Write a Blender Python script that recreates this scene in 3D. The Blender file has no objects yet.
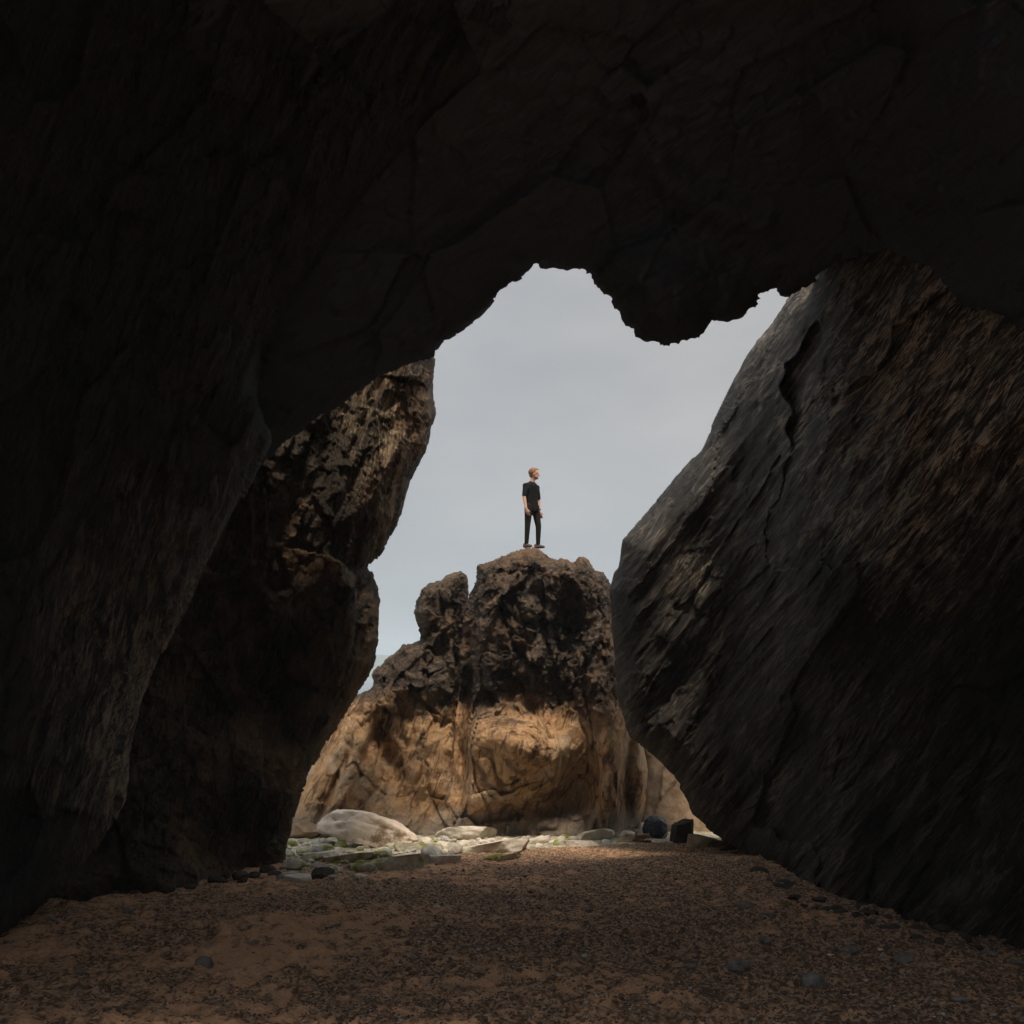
import bpy, bmesh, math, random, time
T0 = time.time()
import numpy as np
from mathutils import Vector, Matrix
from mathutils.bvhtree import BVHTree

random.seed(7)
SC = bpy.context.scene
COL = SC.collection
CAMZ = 3.5          # camera height above the foot of the stack
HOR = 674.0         # picture row of the horizon
F = 1000.0          # focal length in pixels

# ------------------------------------------------------------------ noise
def _h(ix, iy, iz, seed):
    x = ix * np.uint32(374761393) + iy * np.uint32(668265263) + iz * np.uint32(1103515245) + np.uint32((seed * 974711 + 12345) & 0xffffffff)
    x = (x ^ (x >> np.uint32(13))) * np.uint32(1274126177)
    x = (x ^ (x >> np.uint32(16))) * np.uint32(2246822519)
    return x ^ (x >> np.uint32(15))

def gnoise(p, seed=0):
    """gradient noise, about -1..1; p is (n,3)"""
    p = np.asarray(p, np.float32)
    fl = np.floor(p); f = (p - fl); i = fl.astype(np.int32).astype(np.uint32)
    u = f * f * f * (f * (f * 6 - 15) + 10)
    out = np.zeros(len(p), np.float32); one = np.uint32(1); K = np.float32(1 / 511.5)
    for dx in (0, 1):
        wx = u[:, 0] if dx else 1 - u[:, 0]; ix = i[:, 0] + np.uint32(dx)
        for dy in (0, 1):
            wy = wx * (u[:, 1] if dy else 1 - u[:, 1]); iy = i[:, 1] + np.uint32(dy)
            for dz in (0, 1):
                wz = wy * (u[:, 2] if dz else 1 - u[:, 2])
                h = _h(ix, iy, i[:, 2] + np.uint32(dz), seed)
                gx = (h & np.uint32(1023)).astype(np.float32) * K - 1
                gy = ((h >> np.uint32(10)) & np.uint32(1023)).astype(np.float32) * K - 1
                gw = ((h >> np.uint32(20)) & np.uint32(1023)).astype(np.float32) * K - 1
                out += wz * (gx * (f[:, 0] - dx) + gy * (f[:, 1] - dy) + gw * (f[:, 2] - dz))
    return out * np.float32(1.4)

def fbm(p, octaves=4, seed=0, ridged=False, gain=.5, lac=2.03):
    a = 1.0; s = 0; t = 0; q = np.array(p, np.float32)
    for k in range(octaves):
        n = gnoise(q, seed + k * 17)
        if ridged: n = 1 - 2 * np.abs(n)
        s = s + a * n; t += a
        a *= gain; q = q * lac + 3.7
    return s / t

def facets(p, seed=0, tilt=.9):
    """rock broken into tilted planar blocks: per cell offset + slope"""
    p = np.asarray(p, np.float32); fl = np.floor(p)
    b1 = np.full(len(p), 9.0, np.float32); b2 = b1.copy(); hgt = np.zeros(len(p), np.float32)
    m10 = np.uint32(1023); K = np.float32(1 / 1023)
    for dx in (-1, 0, 1):
        for dy in (-1, 0, 1):
            for dz in (-1, 0, 1):
                cf = fl + np.array([dx, dy, dz], np.float32); c = cf.astype(np.int32).astype(np.uint32)
                h = _h(c[:, 0], c[:, 1], c[:, 2], seed)
                r = [((h >> np.uint32(k)) & m10).astype(np.float32) * K for k in (0, 10, 20)]
                ex = p[:, 0] - cf[:, 0] - r[0]; ey = p[:, 1] - cf[:, 1] - r[1]; ez = p[:, 2] - cf[:, 2] - r[2]
                dist = ex * ex + ey * ey + ez * ez
                m = dist < b1
                h2 = _h(c[m, 0], c[m, 1], c[m, 2], seed + 51)
                g = [((h2 >> np.uint32(k)) & np.uint32(255)).astype(np.float32) / 255 - .5 for k in (0, 8, 16, 24)]
                b2 = np.where(m, b1, np.minimum(b2, dist))
                hgt[m] = g[3] + tilt * 2 * (g[0] * ex[m] + g[1] * ey[m] + g[2] * ez[m])
                b1 = np.where(m, dist, b1)
    return hgt, np.sqrt(b2) - np.sqrt(b1)

def surf(px, py, ang, sx=1.0, sy=1.0, bend=0.0, warp=0.0, seed=0):
    """coordinates that run along / across the layers drawn on a rock face (1 unit = a tenth of its width)"""
    a = math.radians(ang); x = (px - 512) / 100; y = (674 - py) / 100
    u = x * math.cos(a) + y * math.sin(a); v = -x * math.sin(a) + y * math.cos(a)
    v = v + bend * u * u
    q = np.stack([u, v, 0 * u], 1)
    if warp: 
        v = v + warp * fbm(q * .7, 3, seed + 500); u = u + warp * fbm(q * .7, 3, seed + 501)
    return np.stack([u * sx, v * sy, 0 * u + seed * .37], 1)

def frame(p, ang, tilt=0.0):
    """coordinates (along, across, through) for strata rising at `ang` degrees in the XZ plane"""
    a = math.radians(ang); t = math.radians(tilt)
    d = np.array([math.cos(a) * math.cos(t), math.sin(t), math.sin(a) * math.cos(t)])
    c = np.array([-math.sin(a), 0, math.cos(a)])
    n = np.cross(d, c)
    return np.stack([p @ d, p @ c, p @ n], 1)

# ------------------------------------------------------------------ mesh helpers
def tag(o, label=None, cat=None, group=None, kind=None):
    if label: o['label'] = label
    if cat: o['category'] = cat
    if group: o['group'] = group
    if kind: o['kind'] = kind
    return o

def empty(name, loc=(0, 0, 0), rz=0.0):
    o = bpy.data.objects.new(name, None); COL.objects.link(o)
    o.location = loc; o.rotation_euler = (0, 0, rz); o.empty_display_size = .2
    return o

def mesh_obj(name, co, faces, mat, parent=None, smooth=True):
    me = bpy.data.meshes.new(name)
    co = np.asarray(co, np.float32)
    if isinstance(faces, np.ndarray):
        k = faces.shape[1]; nf = len(faces)
        me.vertices.add(len(co)); me.vertices.foreach_set('co', co.ravel())
        me.loops.add(nf * k); me.loops.foreach_set('vertex_index', faces.astype(np.int32).ravel())
        me.polygons.add(nf); me.polygons.foreach_set('loop_start', np.arange(0, nf * k, k, dtype=np.int32))
        me.update(calc_edges=True); me.validate()
    else:
        me.from_pydata([tuple(map(float, c)) for c in co], [], faces); me.update()
    me.polygons.foreach_set('use_smooth', [smooth] * len(me.polygons))
    me.materials.append(mat)
    o = bpy.data.objects.new(name, me); COL.objects.link(o)
    if parent: o.parent = parent
    return o

def bm_obj(name, bm, mat, parent=None, smooth=True):
    me = bpy.data.meshes.new(name); bm.to_mesh(me); bm.free()
    me.polygons.foreach_set('use_smooth', [smooth] * len(me.polygons))
    me.materials.append(mat)
    o = bpy.data.objects.new(name, me); COL.objects.link(o)
    if parent: o.parent = parent
    return o

def vnormals(co, q):
    n = np.cross(co[q[:, 2]] - co[q[:, 0]], co[q[:, 3]] - co[q[:, 1]])
    out = np.zeros_like(co)
    for k in range(4):
        for a in range(3):
            out[:, a] += np.bincount(q[:, k], n[:, a], minlength=len(co))
    return out / np.maximum(np.linalg.norm(out, axis=1, keepdims=True), 1e-12)

def P(x, y, D):
    return np.stack([(x - 512) / F * D, D + 0 * x, CAMZ + (HOR - y) / F * D], -1)

def polysdf(x, y, poly):
    poly = np.asarray(poly, float); best = np.full(x.shape, 1e18); cx = np.zeros_like(x); cy = np.zeros_like(y)
    inside = np.zeros(x.shape, bool)
    for (ax, ay), (bx, by) in zip(poly, np.roll(poly, -1, 0)):
        dx, dy = bx - ax, by - ay
        t = np.clip(((x - ax) * dx + (y - ay) * dy) / (dx * dx + dy * dy + 1e-9), 0, 1)
        qx, qy = ax + t * dx, ay + t * dy
        d = (x - qx) ** 2 + (y - qy) ** 2
        m = d < best; best = np.where(m, d, best); cx = np.where(m, qx, cx); cy = np.where(m, qy, cy)
        if ay != by:
            c = ((ay > y) != (by > y)) & (x < (bx - ax) * (y - ay) / (by - ay) + ax)
            inside ^= c
    return np.where(inside, 1, -1) * np.sqrt(best), cx, cy

def seg_d(x, y, pts):
    """distance and signed side to an open polyline"""
    best = np.full(x.shape, 1e18); side = np.zeros(x.shape)
    for (ax, ay), (bx, by) in zip(pts[:-1], pts[1:]):
        dx, dy = bx - ax, by - ay
        t = np.clip(((x - ax) * dx + (y - ay) * dy) / (dx * dx + dy * dy), 0, 1)
        d = (x - ax - t * dx) ** 2 + (y - ay - t * dy) ** 2
        m = d < best; best = np.where(m, d, best); side = np.where(m, np.sign((x - ax) * dy - (y - ay) * dx), side)
    return np.sqrt(best), side

def relief(name, poly, D, disp, mat, step=2.0, w=45, R=1.2, T=4.0, parent=None, rimamp=.25, rimfine=.35, seed=1, dispk=1.3, raysmall=.92):
    """a closed solid rock mass: front face D(px,py), rounded rim, thick back"""
    poly = np.asarray(poly, float)
    x0, y0 = poly.min(0) - step * 2; x1, y1 = poly.max(0) + step * 2
    def axis(a, b):          # fine where the beach sees it, coarser round the corners
        v = [a]
        while v[-1] < b: v.append(v[-1] + (step if -40 < v[-1] < 1064 else min(8.0, step * 4)))
        return np.array(v)
    gx = axis(x0, x1); gy = axis(y0, y1)
    X, Y = np.meshgrid(gx, gy)
    SX, SY = np.meshgrid(np.gradient(gx), np.gradient(gy)); S = np.maximum(SX, SY)
    sd, cx, cy = polysdf(X, Y, poly)
    ok = sd > -S * .72
    snap = sd < S * .5
    X = np.where(snap, cx, X); Y = np.where(snap, cy, Y)
    cell = ok[:-1, :-1] & ok[1:, :-1] & ok[:-1, 1:] & ok[1:, 1:]
    idx = np.arange(X.size).reshape(X.shape)
    r, c = np.nonzero(cell)
    q = np.stack([idx[r, c], idx[r + 1, c], idx[r + 1, c + 1], idx[r, c + 1]], 1)
    used = np.zeros(X.size, bool); used[q.ravel()] = True
    cnt = np.bincount(q.ravel(), minlength=X.size)
    border = used & (cnt < 4)
    x = X.ravel(); y = Y.ravel()
    d = np.where(border, 0, np.maximum(sd.ravel(), 0))
    t = np.clip(d / w, 0, 1); roll = np.sqrt(np.maximum(0, 1 - (1 - t) ** 2))
    Df = D(x, y)
    front = P(x, y, Df + R * (1 - roll))
    backD = Df + R + (T - R) * roll
    back = P(x, y, backD)
    n = X.size
    mapb = np.arange(n) + n; mapb[border] = np.arange(n)[border]
    qb = mapb[q[:, ::-1]]
    co = np.concatenate([front, back]); qq = np.concatenate([q, qb])
    keep = np.zeros(2 * n, bool); keep[qq.ravel()] = True
    remap = np.cumsum(keep) - 1
    co = co[keep]; qq = remap[qq]
    tt = np.concatenate([t, t])[keep]; px = np.concatenate([x, x])[keep]; py = np.concatenate([y, y])[keep]
    damp = rimamp + (1 - rimamp) * np.clip(tt * 1.1, 0, 1) ** 1.3
    nfront = int(keep[:n].sum())
    N = vnormals(co, qq)
    sgn = -1 if N[:n // 4, 1].mean() > 0 else 1
    big, small = disp(co, px, py)
    ray = co - np.array([0, 0, CAMZ]); ray /= np.linalg.norm(ray, axis=1, keepdims=True)
    away = np.sign(sgn * (N * ray).sum(1)); away[away == 0] = 1
    away[:nfront] = -1; away[nfront:] = 1
    co1 = co + ray * (away * big * damp * dispk)[:, None]
    kk = (np.clip(tt * 1.6 - .3, 0, 1) * raysmall)[:, None]
    N = N * sgn * (1 - kk) + ray * away[:, None] * kk
    co1 = co1 + N * (small * (rimfine + (1 - rimfine) * np.clip(tt * 2, 0, 1)))[:, None]
    if sgn < 0: qq = qq[:, ::-1]
    o = mesh_obj(name, co1, qq, mat, parent)
    if len(o.data.vertices) == len(co1):
        a = o.data.attributes.new('face', 'FLOAT_VECTOR', 'POINT')
        a.data.foreach_set('vector', np.stack([(px - 512) / 100, (674 - py) / 100, np.arange(len(px)) * 0 + seed], 1).astype(np.float32).ravel())
    else: print('ATTR MISMATCH', name)
    print(name, len(co1), round(time.time() - T0, 1))
    return o

# ------------------------------------------------------------------ materials
class NT:
    def __init__(s, name):
        s.m = bpy.data.materials.new(name); s.m.use_nodes = True
        s.t = s.m.node_tree; s.t.nodes.clear()
        s.out = s.n('ShaderNodeOutputMaterial'); s.b = s.n('ShaderNodeBsdfPrincipled')
        s.l(s.b.outputs[0], s.out.inputs[0])
    def n(s, kind, **kw):
        x = s.t.nodes.new(kind)
        for k, v in kw.items(): setattr(x, k, v)
        return x
    def l(s, a, b): s.t.links.new(a, b)
    def facecoord(s, ang, scale):
        """streak coordinates stored on the rock: x along, y across the layers"""
        a = s.n('ShaderNodeAttribute', attribute_name='face'); v = s.n('ShaderNodeVectorRotate', rotation_type='Z_AXIS')
        s.l(a.outputs['Vector'], v.inputs['Vector']); v.inputs['Angle'].default_value = -math.radians(ang)
        w = s.n('ShaderNodeTexNoise'); s.l(a.outputs['Vector'], w.inputs['Vector']); w.inputs['Scale'].default_value = .9; w.inputs['Detail'].default_value = 1.5
        d = s.n('ShaderNodeVectorMath', operation='SCALE'); s.l(w.outputs['Color'], d.inputs[0]); d.inputs['Scale'].default_value = .20
        e = s.n('ShaderNodeVectorMath', operation='ADD'); s.l(v.outputs[0], e.inputs[0]); s.l(d.outputs[0], e.inputs[1])
        m = s.n('ShaderNodeMapping'); m.inputs['Scale'].default_value = scale; s.l(e.outputs[0], m.inputs['Vector'])
        return m.outputs[0]
    def val(s, inp, v):
        if isinstance(v, bpy.types.NodeSocket): s.l(v, inp)
        else: inp.default_value = v
    def coord(s, rot=(0, 0, 0), scale=(1, 1, 1)):
        g = s.n('ShaderNodeNewGeometry'); m = s.n('ShaderNodeMapping')
        # rotate first, then stretch
        v = s.n('ShaderNodeVectorRotate', rotation_type='EULER_XYZ')
        v.inputs['Rotation'].default_value = rot
        s.l(g.outputs['Position'], v.inputs['Vector']); s.l(v.outputs[0], m.inputs['Vector'])
        m.inputs['Scale'].default_value = scale
        return m.outputs[0]
    def noise(s, vec, scale, detail=6, rough=.6, dist=0, kind=None):
        x = s.n('ShaderNodeTexNoise'); s.l(vec, x.inputs['Vector'])
        x.inputs['Scale'].default_value = scale; x.inputs['Detail'].default_value = detail
        x.inputs['Roughness'].default_value = rough; x.inputs['Distortion'].default_value = dist
        return x.outputs[0]
    def vor(s, vec, scale, feature='F1', out='Distance'):
        x = s.n('ShaderNodeTexVoronoi', feature=feature); s.l(vec, x.inputs['Vector'])
        x.inputs['Scale'].default_value = scale
        return x.outputs[out]
    def ramp(s, fac, pts):
        x = s.n('ShaderNodeValToRGB'); s.val(x.inputs[0], fac); e = x.color_ramp.elements
        while len(e) < len(pts): e.new(.5)
        for k, (pos, c) in enumerate(pts):
            e[k].position = pos; e[k].color = (c, c, c, 1) if not isinstance(c, tuple) else (*c[:3], 1)
        return x.outputs[0]
    def mix(s, fac, a, b, mode='MIX'):
        x = s.n('ShaderNodeMix', data_type='RGBA', blend_type=mode)
        s.val(x.inputs[0], fac)
        for i, v in ((6, a), (7, b)):
            if isinstance(v, tuple): v = (*v[:3], 1)
            s.val(x.inputs[i], v)
        return x.outputs[2]
    def math(s, op, a, b=0.0, c=0.0, clamp=False):
        x = s.n('ShaderNodeMath', operation=op, use_clamp=clamp)
        s.val(x.inputs[0], a); s.val(x.inputs[1], b); s.val(x.inputs[2], c)
        return x.outputs[0]
    def bump(s, h, strength, dist, prev=None):
        x = s.n('ShaderNodeBump'); x.inputs['Strength'].default_value = strength
        x.inputs['Distance'].default_value = dist; s.l(h, x.inputs['Height'])
        if prev is not None: s.l(prev, x.inputs['Normal'])
        return x.outputs[0]
    def fin(s, col, rough=.8, normal=None, spec=.3):
        s.val(s.b.inputs['Base Color'], (*col, 1) if isinstance(col, tuple) else col)
        s.val(s.b.inputs['Roughness'], rough)
        s.b.inputs['Specular IOR Level'].default_value = spec
        if normal is not None: s.l(normal, s.b.inputs['Normal'])
        return s.m

def euler_for(ang):
    # turns world XZ direction `ang` (deg above +X) onto +X : rotate about Y
    return (0, math.radians(ang), 0)

def cave_mat(name, ang, base=(.020, .018, .016), mid=(.05, .04, .03), pale=(.16, .12, .08), palefrac=.60, bump=1.0, tanlow=None, lit_zone=None, rough=(.42, .75), spec=.2, veins=.0, off=.12, zmix=.12, wide=1.0, fine=1.0):
    s = NT(name)
    st = s.facecoord(ang, (1.5, 12, 1))          # long streaks
    st2 = s.facecoord(ang + 6, (3.5, 26, 1)); st3 = s.facecoord(ang - 8, (9, 50, 1))
    pos = s.coord()
    n1 = s.noise(st, 1.0, 8, .66, .5); n2 = s.noise(st2, 1.0, 6, .65, .6); n3 = s.noise(pos, .55, 5, .6); n5 = s.noise(st3, 1.0, 5, .65, .5)
    n4 = s.noise(pos, 6, 8, .7)
    c = s.mix(s.ramp(n3, [(.35, 0), (.7, 1)]), base, mid)
    if tanlow:
        c = s.mix(s.ramp(s.noise(pos, .9, 6, .65, .5), [(.46, 0), (.64, 1)]), c, tanlow)
    area = s.ramp(n3, [(.38, .1), (.60, 1)])
    if lit_zone:      # light painted into the colour: paler streaks where the face looks lit
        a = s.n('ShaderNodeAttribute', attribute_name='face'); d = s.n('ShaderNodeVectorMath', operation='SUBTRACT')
        s.l(a.outputs['Vector'], d.inputs[0]); d.inputs[1].default_value = (*lit_zone[0], 1)
        m = s.n('ShaderNodeVectorMath', operation='MULTIPLY'); s.l(d.outputs[0], m.inputs[0]); m.inputs[1].default_value = (1 / lit_zone[1], 1 / lit_zone[2], 0)
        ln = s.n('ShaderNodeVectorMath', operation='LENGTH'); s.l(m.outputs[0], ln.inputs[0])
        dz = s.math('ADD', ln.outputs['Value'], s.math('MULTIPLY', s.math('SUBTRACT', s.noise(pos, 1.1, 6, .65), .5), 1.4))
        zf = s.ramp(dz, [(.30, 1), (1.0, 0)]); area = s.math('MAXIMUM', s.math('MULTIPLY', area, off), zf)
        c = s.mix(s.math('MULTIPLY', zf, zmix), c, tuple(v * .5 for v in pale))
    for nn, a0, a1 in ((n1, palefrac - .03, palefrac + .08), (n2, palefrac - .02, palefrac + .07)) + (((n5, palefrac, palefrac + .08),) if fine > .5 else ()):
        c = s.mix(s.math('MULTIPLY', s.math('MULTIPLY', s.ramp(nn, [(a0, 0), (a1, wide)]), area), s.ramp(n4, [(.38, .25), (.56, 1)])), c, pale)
    if veins:     # thin pale edges of the layers
        for ang2, sc, wd in ((ang, (.6, 5, 1), .020), (ang + 5, (1.0, 9, 1), .026), (ang - 5, (1.5, 14, 1), .036)):
            v = s.noise(s.facecoord(ang2, sc), 1.0, 5, .6, .4)
            ln = s.ramp(s.math('ABSOLUTE', s.math('SUBTRACT', v, .5)), [(0, 1), (wd, 0)])
            gate = s.math('MULTIPLY', s.ramp(s.noise(s.facecoord(ang2, (2.2, 5, 1)), 1.0, 4, .7), [(.43, 0), (.55, 1)]), s.math('MULTIPLY', area, veins))
            c = s.mix(s.math('MULTIPLY', ln, gate), c, pale)
            nb0 = s.bump(ln, .6, .04, locals().get('nb0'))
    nb = s.bump(n1, bump, .14, locals().get('nb0')); nb = s.bump(n2, bump, .07 * (.4 + .6 * fine), nb); nb = s.bump(n5, bump, .035 * fine, nb); nb = s.bump(n4, bump * .7, .03, nb)
    return s.fin(c, s.ramp(n4, [(.3, rough[0]), (.7, rough[1])]), nb, spec)

def stack_mat(name):
    s = NT(name)
    g = s.n('ShaderNodeNewGeometry'); sep = s.n('ShaderNodeSeparateXYZ'); s.l(g.outputs['Position'], sep.inputs[0])
    z = sep.outputs[2]
    pos = s.coord(); low = s.noise(pos, .8, 5, .6, .4); mid = s.noise(pos, 3.2, 8, .68, .5); hi = s.noise(pos, 14, 8, .7)
    streak = s.noise(s.coord(euler_for(70), (1.0, 2, 6)), 1.0, 7, .62, .8)
    # dark weathered rock above the tide line
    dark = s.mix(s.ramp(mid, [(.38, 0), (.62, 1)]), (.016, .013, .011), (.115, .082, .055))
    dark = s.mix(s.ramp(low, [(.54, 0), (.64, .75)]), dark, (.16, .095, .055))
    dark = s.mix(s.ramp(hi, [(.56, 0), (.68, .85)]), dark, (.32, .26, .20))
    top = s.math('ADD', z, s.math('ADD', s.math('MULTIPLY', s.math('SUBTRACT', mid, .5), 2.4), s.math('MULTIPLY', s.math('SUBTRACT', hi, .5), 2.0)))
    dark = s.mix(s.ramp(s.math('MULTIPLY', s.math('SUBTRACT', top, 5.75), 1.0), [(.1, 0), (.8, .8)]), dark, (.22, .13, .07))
    # scoured tan rock below it
    tan = s.mix(s.ramp(mid, [(.35, 0), (.65, 1)]), (.40, .22, .10), (.66, .43, .235))
    tan = s.mix(s.ramp(s.noise(pos, 1.3, 7, .65, 1.2), [(.50, 0), (.60, .8)]), tan, (.13, .07, .035))
    tan = s.mix(s.ramp(streak, [(.53, 0), (.61, .8)]), tan, (.085, .05, .03))
    tan = s.mix(s.ramp(low, [(.54, 0), (.66, .8)]), tan, (.48, .36, .24))
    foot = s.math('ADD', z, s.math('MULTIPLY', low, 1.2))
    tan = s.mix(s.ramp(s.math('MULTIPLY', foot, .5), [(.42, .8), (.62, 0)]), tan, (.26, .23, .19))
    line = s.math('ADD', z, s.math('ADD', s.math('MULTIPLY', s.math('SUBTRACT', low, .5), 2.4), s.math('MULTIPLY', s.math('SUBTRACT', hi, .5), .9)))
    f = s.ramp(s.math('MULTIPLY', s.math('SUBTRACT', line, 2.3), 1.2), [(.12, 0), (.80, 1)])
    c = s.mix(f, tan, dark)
    nb = s.bump(mid, 1, .22); nb = s.bump(hi, 1, .08, nb); nb = s.bump(streak, .8, .10, nb)
    return s.fin(c, .85, nb, .25)

def stone_mat(name, a, b, spot=None, spotpos=.58, scale=4):
    s = NT(name)
    pos = s.coord(); n = s.noise(pos, scale, 7, .65, .3); h = s.noise(pos, scale * 6, 6, .7)
    c = s.mix(s.ramp(n, [(.35, 0), (.65, 1)]), a, b)
    if spot: c = s.mix(s.ramp(s.noise(pos, scale * .6, 5, .7), [(spotpos, 0), (spotpos + .07, 1)]), c, spot)
    nb = s.bump(n, .6, .06); nb = s.bump(h, .7, .02, nb)
    return s.fin(c, .85, nb, .25)

def sand_mat():
    s = NT('sand')
    pos = s.coord()
    big = s.noise(pos, .55, 4, .55); patch = s.noise(pos, 5.0, 6, .70, .3); grit = s.noise(pos, 45, 5, .75)
    spk = s.vor(pos, 60, 'F1'); spc = s.n('ShaderNodeTexVoronoi'); s.l(pos, spc.inputs['Vector']); spc.inputs['Scale'].default_value = 38
    sep = s.n('ShaderNodeSeparateXYZ'); g = s.n('ShaderNodeNewGeometry'); s.l(g.outputs['Position'], sep.inputs[0])
    x, y = sep.outputs[0], sep.outputs[1]
    sand = s.mix(s.ramp(grit, [(.3, 0), (.7, 1)]), (.41, .22, .12), (.70, .42, .245))
    grav = s.mix(s.ramp(spc.outputs['Color'], [(.3, 0), (.8, 1)]), (.058, .038, .025), (.44, .28, .17))
    # how gritty: bare sand on the left near the wall, grit in the middle and right
    wl = s.math('ADD', s.math('MULTIPLY', s.math('ADD', x, s.math('MULTIPLY', y, .16)), .10), .02, clamp=True)
    bias = s.math('ADD', s.math('MULTIPLY', wl, .26), s.math('MULTIPLY', s.math('SUBTRACT', big, .5), .75))
    gf = s.ramp(s.math('ADD', patch, bias), [(.43, 0), (.54, .93)])
    c = s.mix(gf, sand, grav)
    c = s.mix(s.ramp(grit, [(.60, 0), (.70, .5)]), c, (.05, .04, .035))
    # rocky shingle at the far end
    shing = s.mix(s.ramp(s.noise(pos, 9, 6, .7), [(.4, 0), (.6, 1)]), (.26, .22, .17), (.66, .60, .50))
    moss = s.mix(s.ramp(s.noise(pos, 3.0, 6, .7), [(.5, 0), (.6, .8)]), shing, (.24, .24, .05))
    far = s.math('SUBTRACT', y, s.math('ADD', s.math('MULTIPLY', x, .62), 17.6))
    far = s.math('ADD', far, s.math('MULTIPLY', s.math('SUBTRACT', s.noise(pos, 1.6, 6, .6), .5), 1.6))
    c = s.mix(s.ramp(far, [(0, 0), (.35, 1)]), c, moss)
    nb = s.bump(patch, .8, .10); nb = s.bump(grit, .8, .02, nb); nb = s.bump(spk, .6, .012, nb)
    return s.fin(c, .85, nb, .25)

M = {}
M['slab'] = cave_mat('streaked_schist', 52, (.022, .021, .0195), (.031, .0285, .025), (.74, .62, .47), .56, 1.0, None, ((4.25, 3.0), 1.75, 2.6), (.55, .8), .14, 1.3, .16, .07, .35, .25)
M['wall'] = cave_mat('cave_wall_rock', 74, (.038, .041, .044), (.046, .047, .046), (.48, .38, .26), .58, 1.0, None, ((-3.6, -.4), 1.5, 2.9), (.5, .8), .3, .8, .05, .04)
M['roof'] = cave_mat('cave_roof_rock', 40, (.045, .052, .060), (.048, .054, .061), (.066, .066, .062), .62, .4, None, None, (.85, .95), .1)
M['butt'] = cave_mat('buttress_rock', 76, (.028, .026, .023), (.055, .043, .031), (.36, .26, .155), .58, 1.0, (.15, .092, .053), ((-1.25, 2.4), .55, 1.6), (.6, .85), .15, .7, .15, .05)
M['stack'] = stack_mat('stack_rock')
M['sand'] = sand_mat()
M['tanrock'] = stone_mat('tan_rock', (.20, .13, .08), (.42, .31, .20), (.10, .07, .05), .60, 2.2)
M['pale'] = stone_mat('pale_boulder', (.46, .37, .29), (.70, .60, .50), (.22, .15, .10), .57, 2.2)
M['slabstone'] = stone_mat('slab_stone', (.42, .37, .30), (.66, .60, .51), (.26, .20, .13), .6, 4)
M['greystone'] = stone_mat('grey_stone', (.22, .21, .19), (.48, .46, .42), None, .6, 6)
M['moss'] = stone_mat('mossy_stone', (.30, .27, .20), (.52, .48, .38), (.20, .22, .04), .50, 5)
M['darkstone'] = stone_mat('dark_stone', (.022, .019, .016), (.06, .048, .038), None, .6, 4)
M['pebble'] = stone_mat('pebble', (.09, .085, .078), (.24, .22, .20), None, .6, 14)
M['pebble_tan'] = stone_mat('tan_pebble', (.16, .11, .075), (.30, .22, .16), None, .6, 14)

def plain(name, c, r=.7, spec=.3, metal=0, bumpscale=None):
    s = NT(name)
    pos = s.coord(); n = s.noise(pos, bumpscale or 30, 5, .6)
    col = s.mix(n, tuple(v * .8 for v in c), tuple(min(1, v * 1.2) for v in c))
    s.b.inputs['Metallic'].default_value = metal
    return s.fin(col, r, s.bump(n, .3, .01), spec)

# ------------------------------------------------------------------ ground
def gz(x, y):
    x = np.atleast_1d(np.asarray(x, float)); y = np.atleast_1d(np.asarray(y, float))
    z = 1.95 - .09 * y
    z = np.where(y < 0, 1.95 - .03 * y, z)
    z = np.maximum(z, -1.7 + .02 * np.exp(-(y - 40) / 20 * 0))
    p = np.stack([x, y, 0 * x], 1)
    z = z + .10 * fbm(p * .35, 3, 5)
    near = np.clip(1.4 - y / 22, .25, 1)
    lump = .6 * fbm(p * np.array([2.3, 2.3, 1]), 4, 9) + 1.1 * fbm(p * np.array([5.5, 5.5, 1]), 3, 10)
    z = z + .085 * lump * near - .09 * np.clip(fbm(p * 4.3, 3, 31) - .18, 0, 1) * near * 2
    z = z + .020 * fbm(p * 13, 4, 44) * near
    # shingle bank right of the passage, scour at the rock feet
    z = z + .18 * np.exp(-((x - 3.2) / 1.8) ** 2 - ((y - 13.5) / 3) ** 2)
    return z

def make_ground():
    nu, nv = 800, 850
    u = np.linspace(-1, 1, nu); u = np.sign(u) * (.55 * np.abs(u) + .45 * np.abs(u) ** 3) * 2.2
    t = np.linspace(0, 1, nv)
    y = -8 + 12 * np.clip(t / .08, 0, 1) + np.where(t > .08, 36 * np.maximum(0, (t - .08) / .92) ** 1.9 + 0, 0)
    U, Y = np.meshgrid(u, y)
    X = U * (Y + 9) * .55
    z = gz(X.ravel(), Y.ravel())
    co = np.stack([X.ravel(), Y.ravel(), z], 1)
    idx = np.arange(nu * nv).reshape(nv, nu)
    q = np.stack([idx[:-1, :-1].ravel(), idx[:-1, 1:].ravel(), idx[1:, 1:].ravel(), idx[1:, :-1].ravel()], 1)
    return tag(mesh_obj('beach', co, q, M['sand']), 'brown sand and dark grit beach running out of the cave', None, None, 'structure')

make_ground()

# ------------------------------------------------------------------ cave masses
def interp(x, xs, ys): return np.interp(x, xs, ys)

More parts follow.
